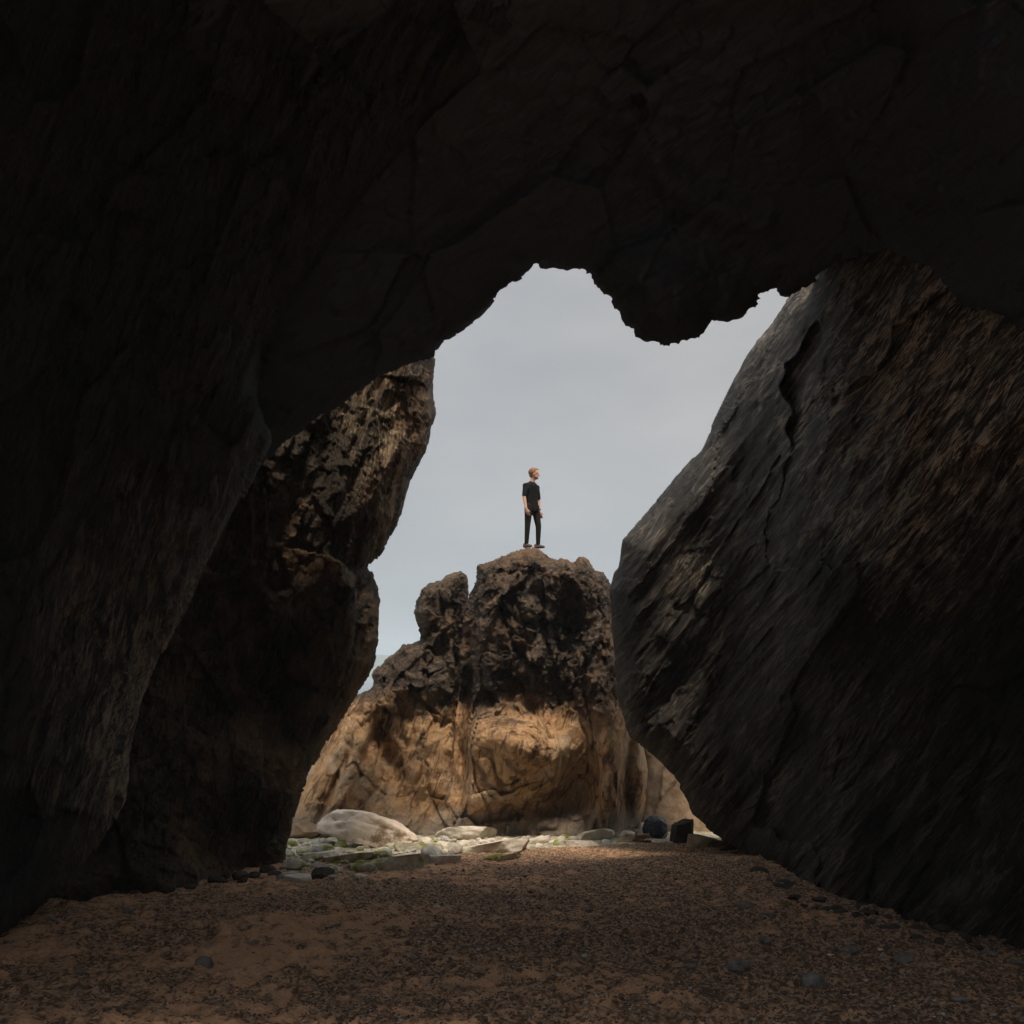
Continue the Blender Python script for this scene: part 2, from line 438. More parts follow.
# right: great leaning slab of streaked rock
slab_poly = [(830, 235), (789, 298), (773, 324), (752, 349), (732, 385), (717, 415), (702, 448), (676, 476), (646, 512), (623, 540),
             (618, 565), (611, 590), (613, 646), (618, 697), (630, 738), (651, 753), (675, 777), (685, 794), (692, 812), (712, 832), (740, 851),
             (772, 885), (800, 940), (900, 1020), (1100, 1100), (1700, 1100), (1900, 400), (1700, -100), (1100, 100), (950, 160)]
def slab_D(x, y):
    b = sum(interp(x + k, [600, 651, 720, 760, 800, 870, 940, 1024, 1300, 1900], [16.8, 16.8, 16.6, 15.2, 12.3, 10.4, 9.2, 8.5, 6, 4.6]) for k in (-48, -32, -16, 0, 16, 32, 48)) / 7
    up = interp(y, [200, 500, 700, 840, 900], [1, .8, .45, .1, 0])
    b = b * (1 - .0 * up)
    # upper face recedes away from a diagonal brow, the part below it is undercut
    d, s = seg_d(x, y, [(600, 900), (730, 760), (850, 600), (1000, 420), (1300, 250), (1900, 0)])
    above = np.where(s > 0, 1, 0)
    above = ((y - np.interp(x, [600, 730, 850, 1000, 1300, 1900], [900, 760, 600, 420, 250, 0])) < 0)
    lean = np.where(above, .0042 * d, 0)
    fade = np.clip((900 - y) / 250, 0, 1)
    under = np.where(~above, 1.0 * (1 - np.exp(-d / 60)), 0) * fade
    xr = np.clip((x - 640) / 150, 0, 1)
    return b + (lean + under) * xr - .6 * xr * fade
def cracks(px, py, sx, sy, seed, width=.035):
    n = gnoise(np.stack([px / sx, py / sy, 0 * px + .3], 1) + .35 * np.stack([gnoise(np.stack([px / 40, py / 60, 0 * px], 1), seed + 2)] * 3, 1), seed)
    m = gnoise(np.stack([px / sx, py / sy, 0 * px + 5.3], 1) * .6, seed + 1)
    return np.exp(-(n / width) ** 2) * np.clip(m * 2.5 + .4, 0, 1)
def plates(q, ku, kv, seed, tilt=.9, wob=.5):
    """thin broken plates of slate: rows across the layers, each row snapped into lengths"""
    u = q[:, 0].astype(np.float64); v = q[:, 1] * kv + wob * fbm(q * np.array([1.1, 1.6, 1]), 3, seed + 9)
    row = np.floor(v); fv = v - row
    r0 = rnd_(row, row * 0, seed)
    uu = u * ku * (.7 + .8 * r0) + r0 * 37 + .25 * gnoise(q * np.array([2, 5, 1]), seed + 4)
    colm = np.floor(uu); fu = uu - colm
    a = rnd_(row, colm, seed + 1); b = rnd_(row, colm, seed + 2)
    return (a - .5) * .9 + tilt * (fv - .5) * (.4 + .9 * b) + .25 * (fu - .5) * (b - .5)
def rnd_(a, b, seed):
    return (_h(a.astype(np.int64).astype(np.uint32), b.astype(np.int64).astype(np.uint32), np.zeros(len(a), np.uint32), seed) >> np.uint32(8)).astype(np.float32) / 16777216.0
def wv_(q): return .30 * np.stack([fbm(q * 1.3, 3, 41), fbm(q * 1.3, 3, 42), 0 * q[:, 0]], 1)
def slab_disp(p, px, py):
    q = surf(px, py, 52, 1, 1, -.012, .07, 3)
    f1, _ = facets(q * np.array([.38, .9, 1]) + wv_(q), 19, .7)
    f2, _ = facets(q * np.array([.6, 3.6, 1]), 12, .9)
    big = .30 * f1 + .07 * f2 + .30 * fbm(p * .35, 3, 8) + .16 * fbm(q * np.array([.45, 2.6, 1]), 4, 9, True)
    s1 = fbm(q * np.array([1.1, 11, 1]), 4, 21, True, .62)
    s2, _ = facets(q * np.array([1.6, 17, 1]), 22, 1.2)
    s3 = fbm(q * np.array([2.2, 30, 1]), 3, 24, True, .6)
    big = big + .07 * plates(q, .45, 2.2, 151, 1.1)
    m1 = np.clip(.55 + 1.6 * fbm(q * np.array([.6, 1.4, 1]), 3, 154), .08, 1.35); m2 = np.clip(.5 + 1.9 * fbm(q * np.array([.8, 1.8, 1]) + 9, 3, 155), .05, 1.3)
    return big, .040 * s1 * m1 + .115 * plates(q, .55, 4.5, 152) * m1 + .050 * plates(q, 1.5, 11, 153) * m2 + .012 * s3 * m2 + .03 * facets(p * 2.2, 25)[0] + .02 * fbm(p * 3, 4, 23)
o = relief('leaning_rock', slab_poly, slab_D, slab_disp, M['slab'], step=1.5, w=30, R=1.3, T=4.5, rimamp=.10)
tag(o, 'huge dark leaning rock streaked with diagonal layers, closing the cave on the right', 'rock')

# left rear: buttress at the cave mouth
butt_poly = [(470, 250), (446, 320), (434, 352), (432, 392), (435, 416), (426, 452), (410, 480), (397, 525), (380, 553), (368, 568), (376, 582), (379, 598), (378, 640),
             (373, 668), (352, 704), (328, 740), (306, 778), (292, 826), (284, 860), (287, 900), (150, 960), (-300, 1050), (-500, 600), (-300, 100), (200, 100)]
def butt_D(x, y):
    b = interp(x, [-500, -100, 60, 150, 220, 285, 330, 440], [8, 10.6, 11.9, 13.0, 14.0, 14.9, 15.1, 15.4])
    foot = .7 * np.exp(-np.clip(880 - y, 0, 400) / 22) * np.clip((300 - x) / 120, 0, 1)
    # a vertical corner splits a side face from the front face
    d = x - np.interp(y, [350, 560, 700, 880], [350, 330, 300, 262])
    corner = np.where(d > 0, .006 * d, -.0025 * d)
    hollow = .3 * np.exp(-((x - 215) / 70) ** 2 - ((y - 690) / 120) ** 2)
    ledge = -.5 * np.exp(-((x - 260) / 60) ** 2 - ((y - 790) / 40) ** 2)
    return b + corner * np.clip((870 - y) / 150, 0, 1) + hollow + ledge - foot
def butt_disp(p, px, py):
    q = surf(px, py, 70, 1, 1, 0, .10, 5)
    f0, _ = facets(p * .55, 60)
    f1, _ = facets(q * np.array([.9, 1.7, 1]), 61)
    f2, _ = facets(q * np.array([2.2, 5, 1]), 62)
    edge = np.clip((px - 300) / 50, 0, 1)
    big = -.4 * cracks(px, py, 60, 300, 141, .05) + .26 * f0 + .26 * f1 * (1 - .5 * edge) + .16 * edge * fbm(q * np.array([.5, 5, 1]), 4, 68, True) + .10 * f2 * (.5 + edge) + .25 * fbm(p * .4, 3, 63)
    s1 = fbm(q * np.array([2.2, 11, 1]), 4, 64, True, .6)
    s2, _ = facets(q * np.array([5, 15, 1]), 65)
    s3, _ = facets(p * 3.2, 67)
    return big, .06 * plates(q, 1.2, 6, 171) * (.4 + .6 * edge) + (.03 + .02 * edge) * s1 + (.03 + .02 * edge) * s2 + (.08 - .05 * edge) * s3 + .05 * fbm(p * 3.4, 5, 66) + (.05 - .03 * edge) * facets(p * 7, 69)[0]
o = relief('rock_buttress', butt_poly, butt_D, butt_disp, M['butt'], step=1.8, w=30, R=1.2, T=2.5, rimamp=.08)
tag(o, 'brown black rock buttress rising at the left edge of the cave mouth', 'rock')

# roof
roof_low = [(434, 356), (433, 352), (441, 342), (463, 329), (478, 318), (490, 306), (496, 297), (500, 289), (511, 279), (516, 279), (527, 271), (535, 261), (542, 266), (550, 267), (564, 265), (576, 268), (589, 270),
            (592, 276), (595, 284), (605, 293), (614, 297), (617, 308), (625, 318), (630, 328), (636, 336), (646, 341), (666, 343), (682, 341), (691, 338), (699, 338),
            (705, 329), (710, 319), (724, 320), (735, 317), (744, 314), (753, 304), (759, 293), (768, 290), (776, 287), (781, 296), (790, 296),
            (812, 280), (832, 262), (858, 252), (886, 246), (906, 256), (930, 264), (946, 288), (966, 306), (1000, 318), (1040, 345), (1200, 430), (1700, 500), (2100, 300),
            (2100, -900), (1200, -1300), (-200, -1300), (-600, -600), (-400, 500), (150, 560), (270, 455), (310, 420), (350, 396), (378, 377), (405, 363)]
def roof_D(x, y):
    b = interp(y, [-1300, -600, 0, 250, 420, 600], [3.2, 4.6, 7.6, 10.3, 11.6, 11.8])
    lump = -.9 * np.exp(-((x - 662) / 60) ** 2 - ((y - 300) / 60) ** 2)
    d, s = seg_d(x, y, [(630, 120), (665, 175), (700, 205), (760, 225)])
    return b + lump - .25 * np.exp(-(d / 18) ** 2) - np.clip(.014 * (x - 800), 0, 3.6) * np.clip((y + 200) / 300, 0, 1)
def roof_disp(p, px, py):
    q = surf(px, py, 40, 1, 1, 0, .12, 8)
    f1, _ = facets(q * np.array([.6, 1.1, 1]), 81)
    f2, _ = facets(q * np.array([2.4, 5, 1]), 82)
    big = .24 * f1 + .05 * f2 + .3 * fbm(p * .4, 3, 83)
    s2, _ = facets(p * 5.5, 85)
    return big, .03 * fbm(q * np.array([2, 9, 1]), 4, 84, True) + .035 * s2 + .05 * fbm(p * 4, 4, 86)
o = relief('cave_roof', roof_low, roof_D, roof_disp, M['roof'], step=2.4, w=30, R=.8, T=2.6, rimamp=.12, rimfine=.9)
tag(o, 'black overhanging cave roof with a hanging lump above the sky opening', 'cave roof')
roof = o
def make_vault():
    """unseen stretch of cave roof just ahead of the camera, added and sized to hold back light"""
    nt, ny = 150, 60
    th = np.linspace(-.12, math.pi + .12, nt); Y = np.linspace(2.0, 6.0, ny)
    cs = []
    for k, (rx, rz) in enumerate(((7.2, 7.4), (9.6, 10.2))):
        T_, Y_ = np.meshgrid(th, Y)
        x = rx * np.cos(T_) ; z = 1.4 + rz * np.sin(T_)
        p = np.stack([x.ravel(), Y_.ravel(), z.ravel()], 1)
        n = np.stack([np.cos(T_).ravel(), 0 * x.ravel(), np.sin(T_).ravel()], 1)
        d = .9 * facets(p * .45, 401)[0] + .3 * facets(p * 1.4, 402)[0] + .4 * fbm(p * .4, 3, 403)
        cs.append(p + n * d[:, None])
    idx = np.arange(nt * ny).reshape(ny, nt)
    q = np.stack([idx[:-1, :-1].ravel(), idx[:-1, 1:].ravel(), idx[1:, 1:].ravel(), idx[1:, :-1].ravel()], 1)
    ed = list(idx[0, :]) + list(idx[1:, -1]) + list(idx[-1, -2::-1]) + list(idx[-2:0:-1, 0])
    side = np.array([[ed[i], ed[i - 1], ed[i - 1] + nt * ny, ed[i] + nt * ny] for i in range(len(ed))])
    mesh_obj('unseen_vault', np.concatenate(cs), np.concatenate([q, q[:, ::-1] + nt * ny, side]), M['roof'], roof)  # out of view, put in to dim the near sand
make_vault()

# near left wall
wall_poly = [(-30, 985), (0, 945), (22, 922), (60, 888), (88, 858), (112, 826), (126, 795), (130, 755), (141, 700), (160, 655), (187, 610), (205, 563), (238, 505), (272, 442),
             (256, 395), (262, 345), (300, 288), (330, 245), (356, 203), (430, 120), (500, 60), (600, -20), (700, -300), (700, -1100), (-300, -1300), (-900, -500), (-900, 1100), (-300, 1150)]
def wall_D(x, y):
    b = interp(x, [-900, -300, 0, 130, 280, 500], [3.9, 5.6, 8.5, 9.9, 10.6, 9.8])
    k = interp(y, [-1300, -300, 0, 300, 500, 900], [.42, .62, .74, .88, .96, 1.0])
    d, s = seg_d(x, y, [(0, 880), (70, 780), (110, 640), (150, 500), (180, 380)])
    return b * k + .3 * np.exp(-(d / 30) ** 2)
def wall_disp(p, px, py):
    q = surf(px, py, 72, 1, 1, .01, .09, 9)
    f1, _ = facets(q * np.array([.7, 1.8, 1]), 91)
    f2, _ = facets(q * np.array([2.2, 6, 1]), 92)
    big = .30 * f1 + .10 * f2 + .3 * fbm(p * .4, 3, 97)
    s1 = fbm(q * np.array([2.6, 13, 1]), 4, 98, True, .6)
    s2, _ = facets(q * np.array([5, 15, 1]), 99)
    return big, .03 * s1 + .06 * plates(q, 1.4, 7, 161) + .035 * plates(q, 2.6, 13, 162) + .04 * fbm(p * 4, 4, 90)
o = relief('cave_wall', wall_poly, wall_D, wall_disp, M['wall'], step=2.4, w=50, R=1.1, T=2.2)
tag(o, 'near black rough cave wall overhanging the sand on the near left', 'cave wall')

# ------------------------------------------------------------------ the sea stack
def bump_at(x, y, cx, cy, rx, ry, a, rot=0):
    c, s = math.cos(math.radians(rot)), math.sin(math.radians(rot))
    dx, dy = x - cx, y - cy
    u, v = dx * c + dy * s, -dx * s + dy * c
    return a * np.exp(-(u / rx) ** 2 - (v / ry) ** 2)
stack = empty('sea_stack', (0.3, 22.5, 0))
tag(stack, 'tall craggy rock stack, dark above and tan below, carrying the man', 'sea stack')
main_poly = [(470, 597), (476, 579), (478, 565), (487, 562), (497, 559), (512, 552), (528, 548), (538, 549), (549, 556), (557, 561), (561, 558), (568, 560), (573, 563), (579, 557),
             (586, 558), (591, 565), (596, 571), (604, 573), (610, 583), (614, 610), (618, 650), (626, 690), (640, 730), (648, 770), (646, 800), (640, 835), (640, 900), (420, 900), (425, 835), (440, 790), (452, 740), (456, 690), (458, 650), (463, 620)]
def main_D(x, y):
    b = 21.6 + .0 * x
    b = b + interp(y, [540, 620, 700, 740, 800, 830, 860, 900], [1.0, .5, .3, -.1, -.3, -.15, -.3, -.4])
    b += bump_at(x, y, 572, 620, 26, 34, 1.6)          # dark hollow under the crest
    b += bump_at(x, y, 556, 690, 14, 55, 1.2, 8)
    b += bump_at(x, y, 530, 612, 16, 24, -.5)
    b += bump_at(x, y, 596, 665, 14, 80, -.7, -6)
    b += bump_at(x, y, 500, 640, 26, 60, -.5, 10)
    b += bump_at(x, y, 466, 715, 8, 85, 1.3, 4)
    b += bump_at(x, y, 540, 650, 12, 40, -.5, 5)
    b += bump_at(x, y, 528, 746, 50, 24, -1.4, 14)
    b += bump_at(x, y, 505, 775, 26, 16, -.5, -30)         # smooth boss
    b += bump_at(x, y, 580, 788, 22, 44, 1.3, 10)      # shade right of the boss
    b += bump_at(x, y, 605, 790, 10, 50, -.6, 6)
    b += bump_at(x, y, 628, 780, 9, 55, .9, 0)
    b += bump_at(x, y, 545, 806, 40, 14, .7, -8)           # undercut below the boss
    b += bump_at(x, y, 470, 745, 10, 30, -.3, -20)
    b += bump_at(x, y, 545, 568, 40, 8, -.35, 18)      # crest rim
    return b
def stack_disp(p, px, py):
    wv = np.stack([fbm(p * .7, 2, 103), fbm(p * .7, 2, 104), fbm(p * .7, 2, 106)], 1) * .45
    up = np.clip((p[:, 2] - 2.3) / .7, 0, 1)
    q = frame(p + wv, 74, 0)
    f1, _ = facets(p * .75 + wv, 101, .8); f2, _ = facets(p * 2.1 + wv, 102, 1.0); f3, _ = facets(p * 5.5 + wv, 107, 1.2)
    flute = fbm(surf(px, py, np.float64(68) if False else 66, 1, 1, 0, .3, 12) * np.array([1.0, 5.5, 1]), 3, 109, True)
    right = np.clip((px - 585) / 20, 0, 1); left = np.clip((430 - px) / 40, 0, 1)
    rough = .36 * f1 + .26 * f2
    smooth = .14 * f1 + .05 * f2 + .16 * fbm((p + wv) * 1.0, 3, 108) + (.05 + .12 * left + .10 * right) * flute
    big = smooth * (1 - up) + rough * up - .40 * cracks(px, py, 44, 190, 131, .045) * (.3 + .7 * up) - .10 * cracks(px, py, 26, 70, 134, .06)
    small = (.012 + .008 * up) * fbm(p * 6, 5, 110, True) + (.012 + .065 * up) * f3 + .022 * up * facets(p * 12, 113, 1.2)[0] + (.022 * (1 - up)) * fbm(q * np.array([.8, 2.6, 1.6]), 4, 112, True) + .03 * (1 - up) * fbm(q * np.array([1.2, 6, 3]), 4, 111)
    return big, small
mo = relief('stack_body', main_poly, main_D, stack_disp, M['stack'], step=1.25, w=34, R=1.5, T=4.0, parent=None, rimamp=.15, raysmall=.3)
left_poly = [(421, 640), (418, 626), (414, 613), (418, 600), (422, 590), (427, 584), (440, 581), (446, 576), (453, 573), (461, 571), (467, 576), (468, 592), (470, 600), (476, 625), (480, 680), (484, 740), (486, 800), (490, 900),
             (280, 900), (283, 840), (296, 800), (315, 760), (332, 722), (345, 706), (353, 700), (358, 694), (368, 691), (374, 683), (372, 675), (375, 668), (382, 664), (389, 657), (395, 653), (403, 645), (413, 643)]
def left_D(x, y):
    b = 22.6 + interp(y, [560, 640, 700, 760, 800, 840, 900], [.6, .3, 0, -.3, -.7, -1.3, -1.6])
    b += np.clip(x - 452, 0, 30) * .12               # sinks into the crack
    b += bump_at(x, y, 400, 690, 40, 14, -.4, -8)
    b += bump_at(x, y, 392, 770, 16, 40, .7, -18)      # shaded gully
    b += bump_at(x, y, 350, 780, 16, 60, -.5, 22)
    b += bump_at(x, y, 425, 770, 26, 40, -.4, 20)
    b += bump_at(x, y, 370, 745, 6, 50, .35, 20)
    b += bump_at(x, y, 332, 790, 6, 50, .4, 24)
    return b
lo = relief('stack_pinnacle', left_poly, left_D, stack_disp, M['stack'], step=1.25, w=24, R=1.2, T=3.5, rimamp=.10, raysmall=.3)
for o in (mo, lo):
    o.parent = stack; o.matrix_parent_inverse = Matrix.Translation((-.3, -22.5, 0))

# tan rock behind the right edge of the passage
tan_poly = [(644, 764), (644, 730), (700, 715), (740, 780), (735, 860), (640, 870), (632, 830), (634, 808), (638, 785)]
def tan_disp(p, px, py):
    q = frame(p, 60)
    f, _ = facets(q * np.array([.7, 1.6, 1]), 121)
    return .25 * f + .1 * fbm(p, 3, 122), .04 * fbm(p * 5, 4, 123, True)
o = relief('sloping_rock', tan_poly, lambda x, y: 22.5 + .010 * np.maximum(0, HOR + 150 - y) + (x - 650) * .004, tan_disp, M['tanrock'], step=1.6, w=22, R=.7, T=1.6)
tag(o, 'sloping pale tan rock between the stack and the leaning rock', 'rock')

# ------------------------------------------------------------------ loose stones
def stone_mesh(name, seed, flat=.5, sub=4, cuts=9, kind=''):
    bm = bmesh.new(); bmesh.ops.create_icosphere(bm, subdivisions=sub, radius=1)
    rr = random.Random(seed)
    co = np.array([v.co[:] for v in bm.verts])
    for _ in range(cuts):
        n = np.array([rr.gauss(0, 1), rr.gauss(0, 1), rr.gauss(0, .8) if kind != 'slab' else rr.gauss(0, .22)]); n /= np.linalg.norm(n)
        lim = rr.uniform(.55, .85)
        dd = co @ n - lim; m = dd > 0
        co[m] -= np.outer(dd[m] * .93, n)
    co += (co / np.linalg.norm(co, axis=1, keepdims=True)) * (.06 * fbm(co * 2.2 + seed, 4, seed) + .03 * fbm(co * 6 + seed, 3, seed + 5))[:, None]
    if kind == 'slab':
        co[:, 2] = np.clip(co[:, 2], -.5, .30 + .10 * co[:, 0]) + .05 * fbm(co * 3, 4, seed)
        flat = flat * 2.0
    if kind == 'wedge':
        co[:, 2] = np.maximum(co[:, 2], -.30 - .1 * co[:, 0])
        co[:, 2] *= 1.12 - .50 * np.clip(co[:, 0] + .25, 0, 1.3) - .25 * np.clip(-co[:, 0] - .5, 0, 1)
        pit = np.clip(fbm(co * 2.6 + 9, 4, seed + 8) - .10, 0, 1) * .35
        co -= (co / np.linalg.norm(co, axis=1, keepdims=True)) * pit[:, None]
        co[:, 2] += .07 * facets(co * 3.2, seed)[0] + .03 * fbm(co * 7, 4, seed + 2)
    co[:, 2] *= flat
    co /= np.abs(co[:, :2]).max()
    for v, c in zip(bm.verts, co): v.co = c
    me = bpy.data.meshes.new(name); bm.to_mesh(me); bm.free()
    me.polygons.foreach_set('use_smooth', [True] * len(me.polygons))
    return me

def ground_pt(px, py):
    Y = 1.55 / max((py - HOR) / F - .09, .02)
    for _ in range(3):
        X = (px - 512) / F * Y
        z = gz([X], [Y])[0]
        Y = .4 * Y + .6 * (CAMZ - z) / ((py - HOR) / F)
    return (px - 512) / F * Y, Y, gz([(px - 512) / F * Y], [Y])[0]

def place_stone(name, me, mat, px, py, wpx, rz=0, tilt=(0, 0), sink=.35, sy=1.0, sz=1.0):
    X, Y, z = ground_pt(px, py)
    r = wpx / F * Y / 2
    me2 = me.copy() if (me.materials and me.materials[0] != mat) else me
    if not me2.materials: me2.materials.append(mat)
    else: me2.materials[0] = mat
    o = bpy.data.objects.new(name, me2); COL.objects.link(o)
    o.scale = (r, r * sy, r * sz); o.rotation_euler = (tilt[0], tilt[1], rz)
    h = max(v.co.z for v in me2.vertices) * r * sz
    o.location = (X, Y, z + h * (1 - 2 * sink) * .9)
    return o

big_st = [
    # name, seed, flat, mat, px, py(base centre), width px, rz, tilt, sink, sy, label
    ('boulder', 3, .42, 'pale', 373, 846, 112, .1, (.10, .16), .20, .55, 'big pale pinkish boulder lying on green shingle before the stack'),
    ('flat_rock', 5, .20, 'moss', 388, 869, 84, .1, (-.18, -.08), .20, .62, 'flat mossy slab lying just below the big pale boulder'),
    ('flat_rock', 8, .16, 'slabstone', 492, 850, 76, .35, (-.16, -.10), .25, .7, 'wide pale grey slab at the sand edge below the stack crack'),
    ('block_rock', 13, .44, 'tanrock', 615, 824, 50, -.1, (.0, .22), .22, .7, 'angular tan block with shaded underside at the foot of the stack'),
    ('flat_rock', 17, .28, 'slabstone', 594, 840, 38, .5, (-.35, .1), .22, .8, 'tilted pale slab leaning below the angular tan block'),
    ('flat_rock', 19, .26, 'slabstone', 559, 834, 38, -.2, (-.3, .05), .22, .8, 'small pale slab under the shaded right side of the stack'),
    ('flat_rock', 23, .24, 'tanrock', 629, 834, 27, .0, (0, .08), .22, .8, 'thin tan slab just left of the dark blue bundle'),
    ('block_rock', 29, 1.15, 'darkstone', 682, 842, 30, .25, (.0, .06), .12, .9, 'black upright block standing just right of the dark blue bundle'),
    ('flat_rock', 31, .46, 'tanrock', 706, 848, 46, .1, (0, .30), .3, .7, 'pale wedge of rock against the foot of the leaning rock'),
    ('flat_rock', 37, .2, 'slabstone', 440, 862, 46, .2, (-.12, .05), .25, .8, 'low whitish slab on the shingle between the mossy slab and the sand'),
    ('block_rock', 41, .5, 'tanrock', 302, 838, 44, .3, (0, .1), .22, .8, 'brown lump of rock left of the big pale boulder'),
    ('flat_rock', 43, .2, 'slabstone', 520, 834, 64, .0, (-.1, -.03), .25, .7, 'long grey ledge rock against the foot of the stack'),
    ('block_rock', 47, .5, 'darkstone', 322, 878, 30, .3, (0, 0), .25, .7, 'dark grey stone at the left end of the shingle'),
    ('flat_rock', 61, .18, 'slabstone', 463, 838, 70, .2, (-.22, .06), .2, .8, 'broad pale slab leaning up to the foot of the stack under its crack'),
    ('flat_rock', 67, .2, 'moss', 350, 862, 46, .6, (-.2, .05), .2, .8, 'mossy flat stone in front of the big boulder near the buttress'),
    ('flat_rock', 71, .2, 'slabstone', 536, 842, 40, .4, (-.2, -.06), .2, .8, 'pale slab at the sand edge below the middle of the stack'),
    ('flat_rock', 73, .2, 'moss', 425, 850, 52, .1, (-.2, .08), .2, .8, 'green tinged slab off the right tip of the big pale boulder'),
    ('flat_rock', 79, .24, 'slabstone', 320, 858, 40, .9, (-.1, .1), .2, .8, 'pale slab on the green shingle left of the mossy slab'),
    ('flat_rock', 83, .2, 'slabstone', 408, 864, 40, .3, (-.2, -.05), .2, .8, 'thin bright slab between the mossy slab and the whitish slab'),
    ('flat_rock', 101, .26, 'slabstone', 541, 832, 44, .3, (-.2, .04), .15, .8, 'whitish slab propped against the shaded foot of the stack'),
    ('flat_rock', 103, .30, 'slabstone', 610, 833, 46, -.3, (-.25, .10), .15, .8, 'large pale slab just left of the tan block near the dark bundle'),
    ('flat_rock', 107, .24, 'tanrock', 632, 842, 34, .3, (-.2, -.05), .15, .8, 'tan slab on the sand edge left of the pink wrapper'),
    ('flat_rock', 89, .2, 'slabstone', 578, 846, 36, .1, (-.2, .05), .2, .8, 'pale slab at the sand edge below the two leaning slabs'),
    ('flat_rock', 97, .2, 'moss', 506, 858, 40, .5, (-.2, .05), .2, .8, 'greenish slab half sunk in the sand in front of the wide pale grey slab'),
    ('flat_rock', 53, .25, 'slabstone', 300, 880, 30, .3, (0, .1), .25, .8, 'pale chunk of stone beside the foot of the buttress'),
]
for (nm, sd, fl, mt, px, py, w, rz, ti, sk, sy, lb) in big_st:
    w = w * (1.22 if nm == 'flat_rock' and sd != 31 else 1); ti = (ti[0] * 1.25, ti[1])
    o = place_stone(nm, stone_mesh(nm, sd, fl, 5, 12, 'wedge' if nm == 'boulder' else 'slab' if nm == 'flat_rock' or sd == 29 else ''), M[mt], px, py, w, rz, ti, sk, sy)
    tag(o, lb, 'boulder' if nm == 'boulder' else 'rock')

variants = {}
def variant(k, mat):
    key = (k, mat)
    if key not in variants:
        me = stone_mesh('stone', 200 + k, [.42, .5, .6, .35, .7, .45][k % 6], 3, 9)
        me.materials.append(M[mat]); variants[key] = me
    return variants[key]
rr = random.Random(11)
n_placed = 0
cls = [('moss', 'mossy_stone', 'green mossed stone among the shingle below the big pale boulder', 'green mossed stones of the shingle'),
       ('slabstone', 'pale_stone', 'pale loose stone of the shingle between the stack and the sand', 'pale stones of the shingle'),
       ('greystone', 'grey_stone', 'grey loose stone of the shingle between the stack and the sand', 'grey stones of the shingle')]
while n_placed < 235:
    px = rr.uniform(284, 650); py = rr.uniform(828, 884)
    edge = np.interp(px, [284, 350, 400, 440, 520, 600, 650], [884, 877, 868, 859, 850, 843, 839])
    top = np.interp(px, [284, 330, 430, 520, 600, 650], [828, 838, 840, 826, 822, 828])
    if py > edge + rr.gauss(0, 1.5) or py < top: continue
    if px > 440 and rr.random() < .25: continue
    a = rr.random()
    c = cls[0] if (a < (.55 if px < 450 else .12)) else (cls[1] if a < .8 else cls[2])
    w = min(30, rr.lognormvariate(math.log(11), .42))
    o = place_stone(c[1], variant(rr.randrange(6), c[0]), M[c[0]], px, py, w, rr.uniform(0, 6.3), (rr.uniform(-.2, .2), rr.uniform(-.2, .2)), rr.uniform(.2, .4), rr.uniform(.7, 1))
    tag(o, c[2], 'stone', c[3]); n_placed += 1

# dark stones along the foot of the buttress
for k in range(16):
    px = rr.uniform(150, 282); py = np.interp(px, [150, 282], [891, 874]) + rr.uniform(-3, 4)
    o = place_stone('foot_stone', variant(rr.randrange(6), 'darkstone'), M['darkstone'], px, py, rr.uniform(8, 24), rr.uniform(0, 6), (0, 0), .3)
    tag(o, 'black stone half buried along the foot of the left buttress', 'stone', 'black stones along the buttress foot')

for k in range(46):
    px = rr.uniform(705, 1020); py = np.interp(px, [700, 740, 770, 800, 870, 940, 1024], [843, 855, 878, 900, 918, 938, 950]) + rr.uniform(-4, 9)
    o = place_stone('foot_stone', variant(rr.randrange(6), 'darkstone'), M['darkstone'], px, py, rr.uniform(6, 20), rr.uniform(0, 6), (rr.uniform(-.3, .3), 0), .3)
    tag(o, 'dark rubble stone in the drift along the foot of the leaning rock', 'stone', 'rubble along the foot of the leaning rock')

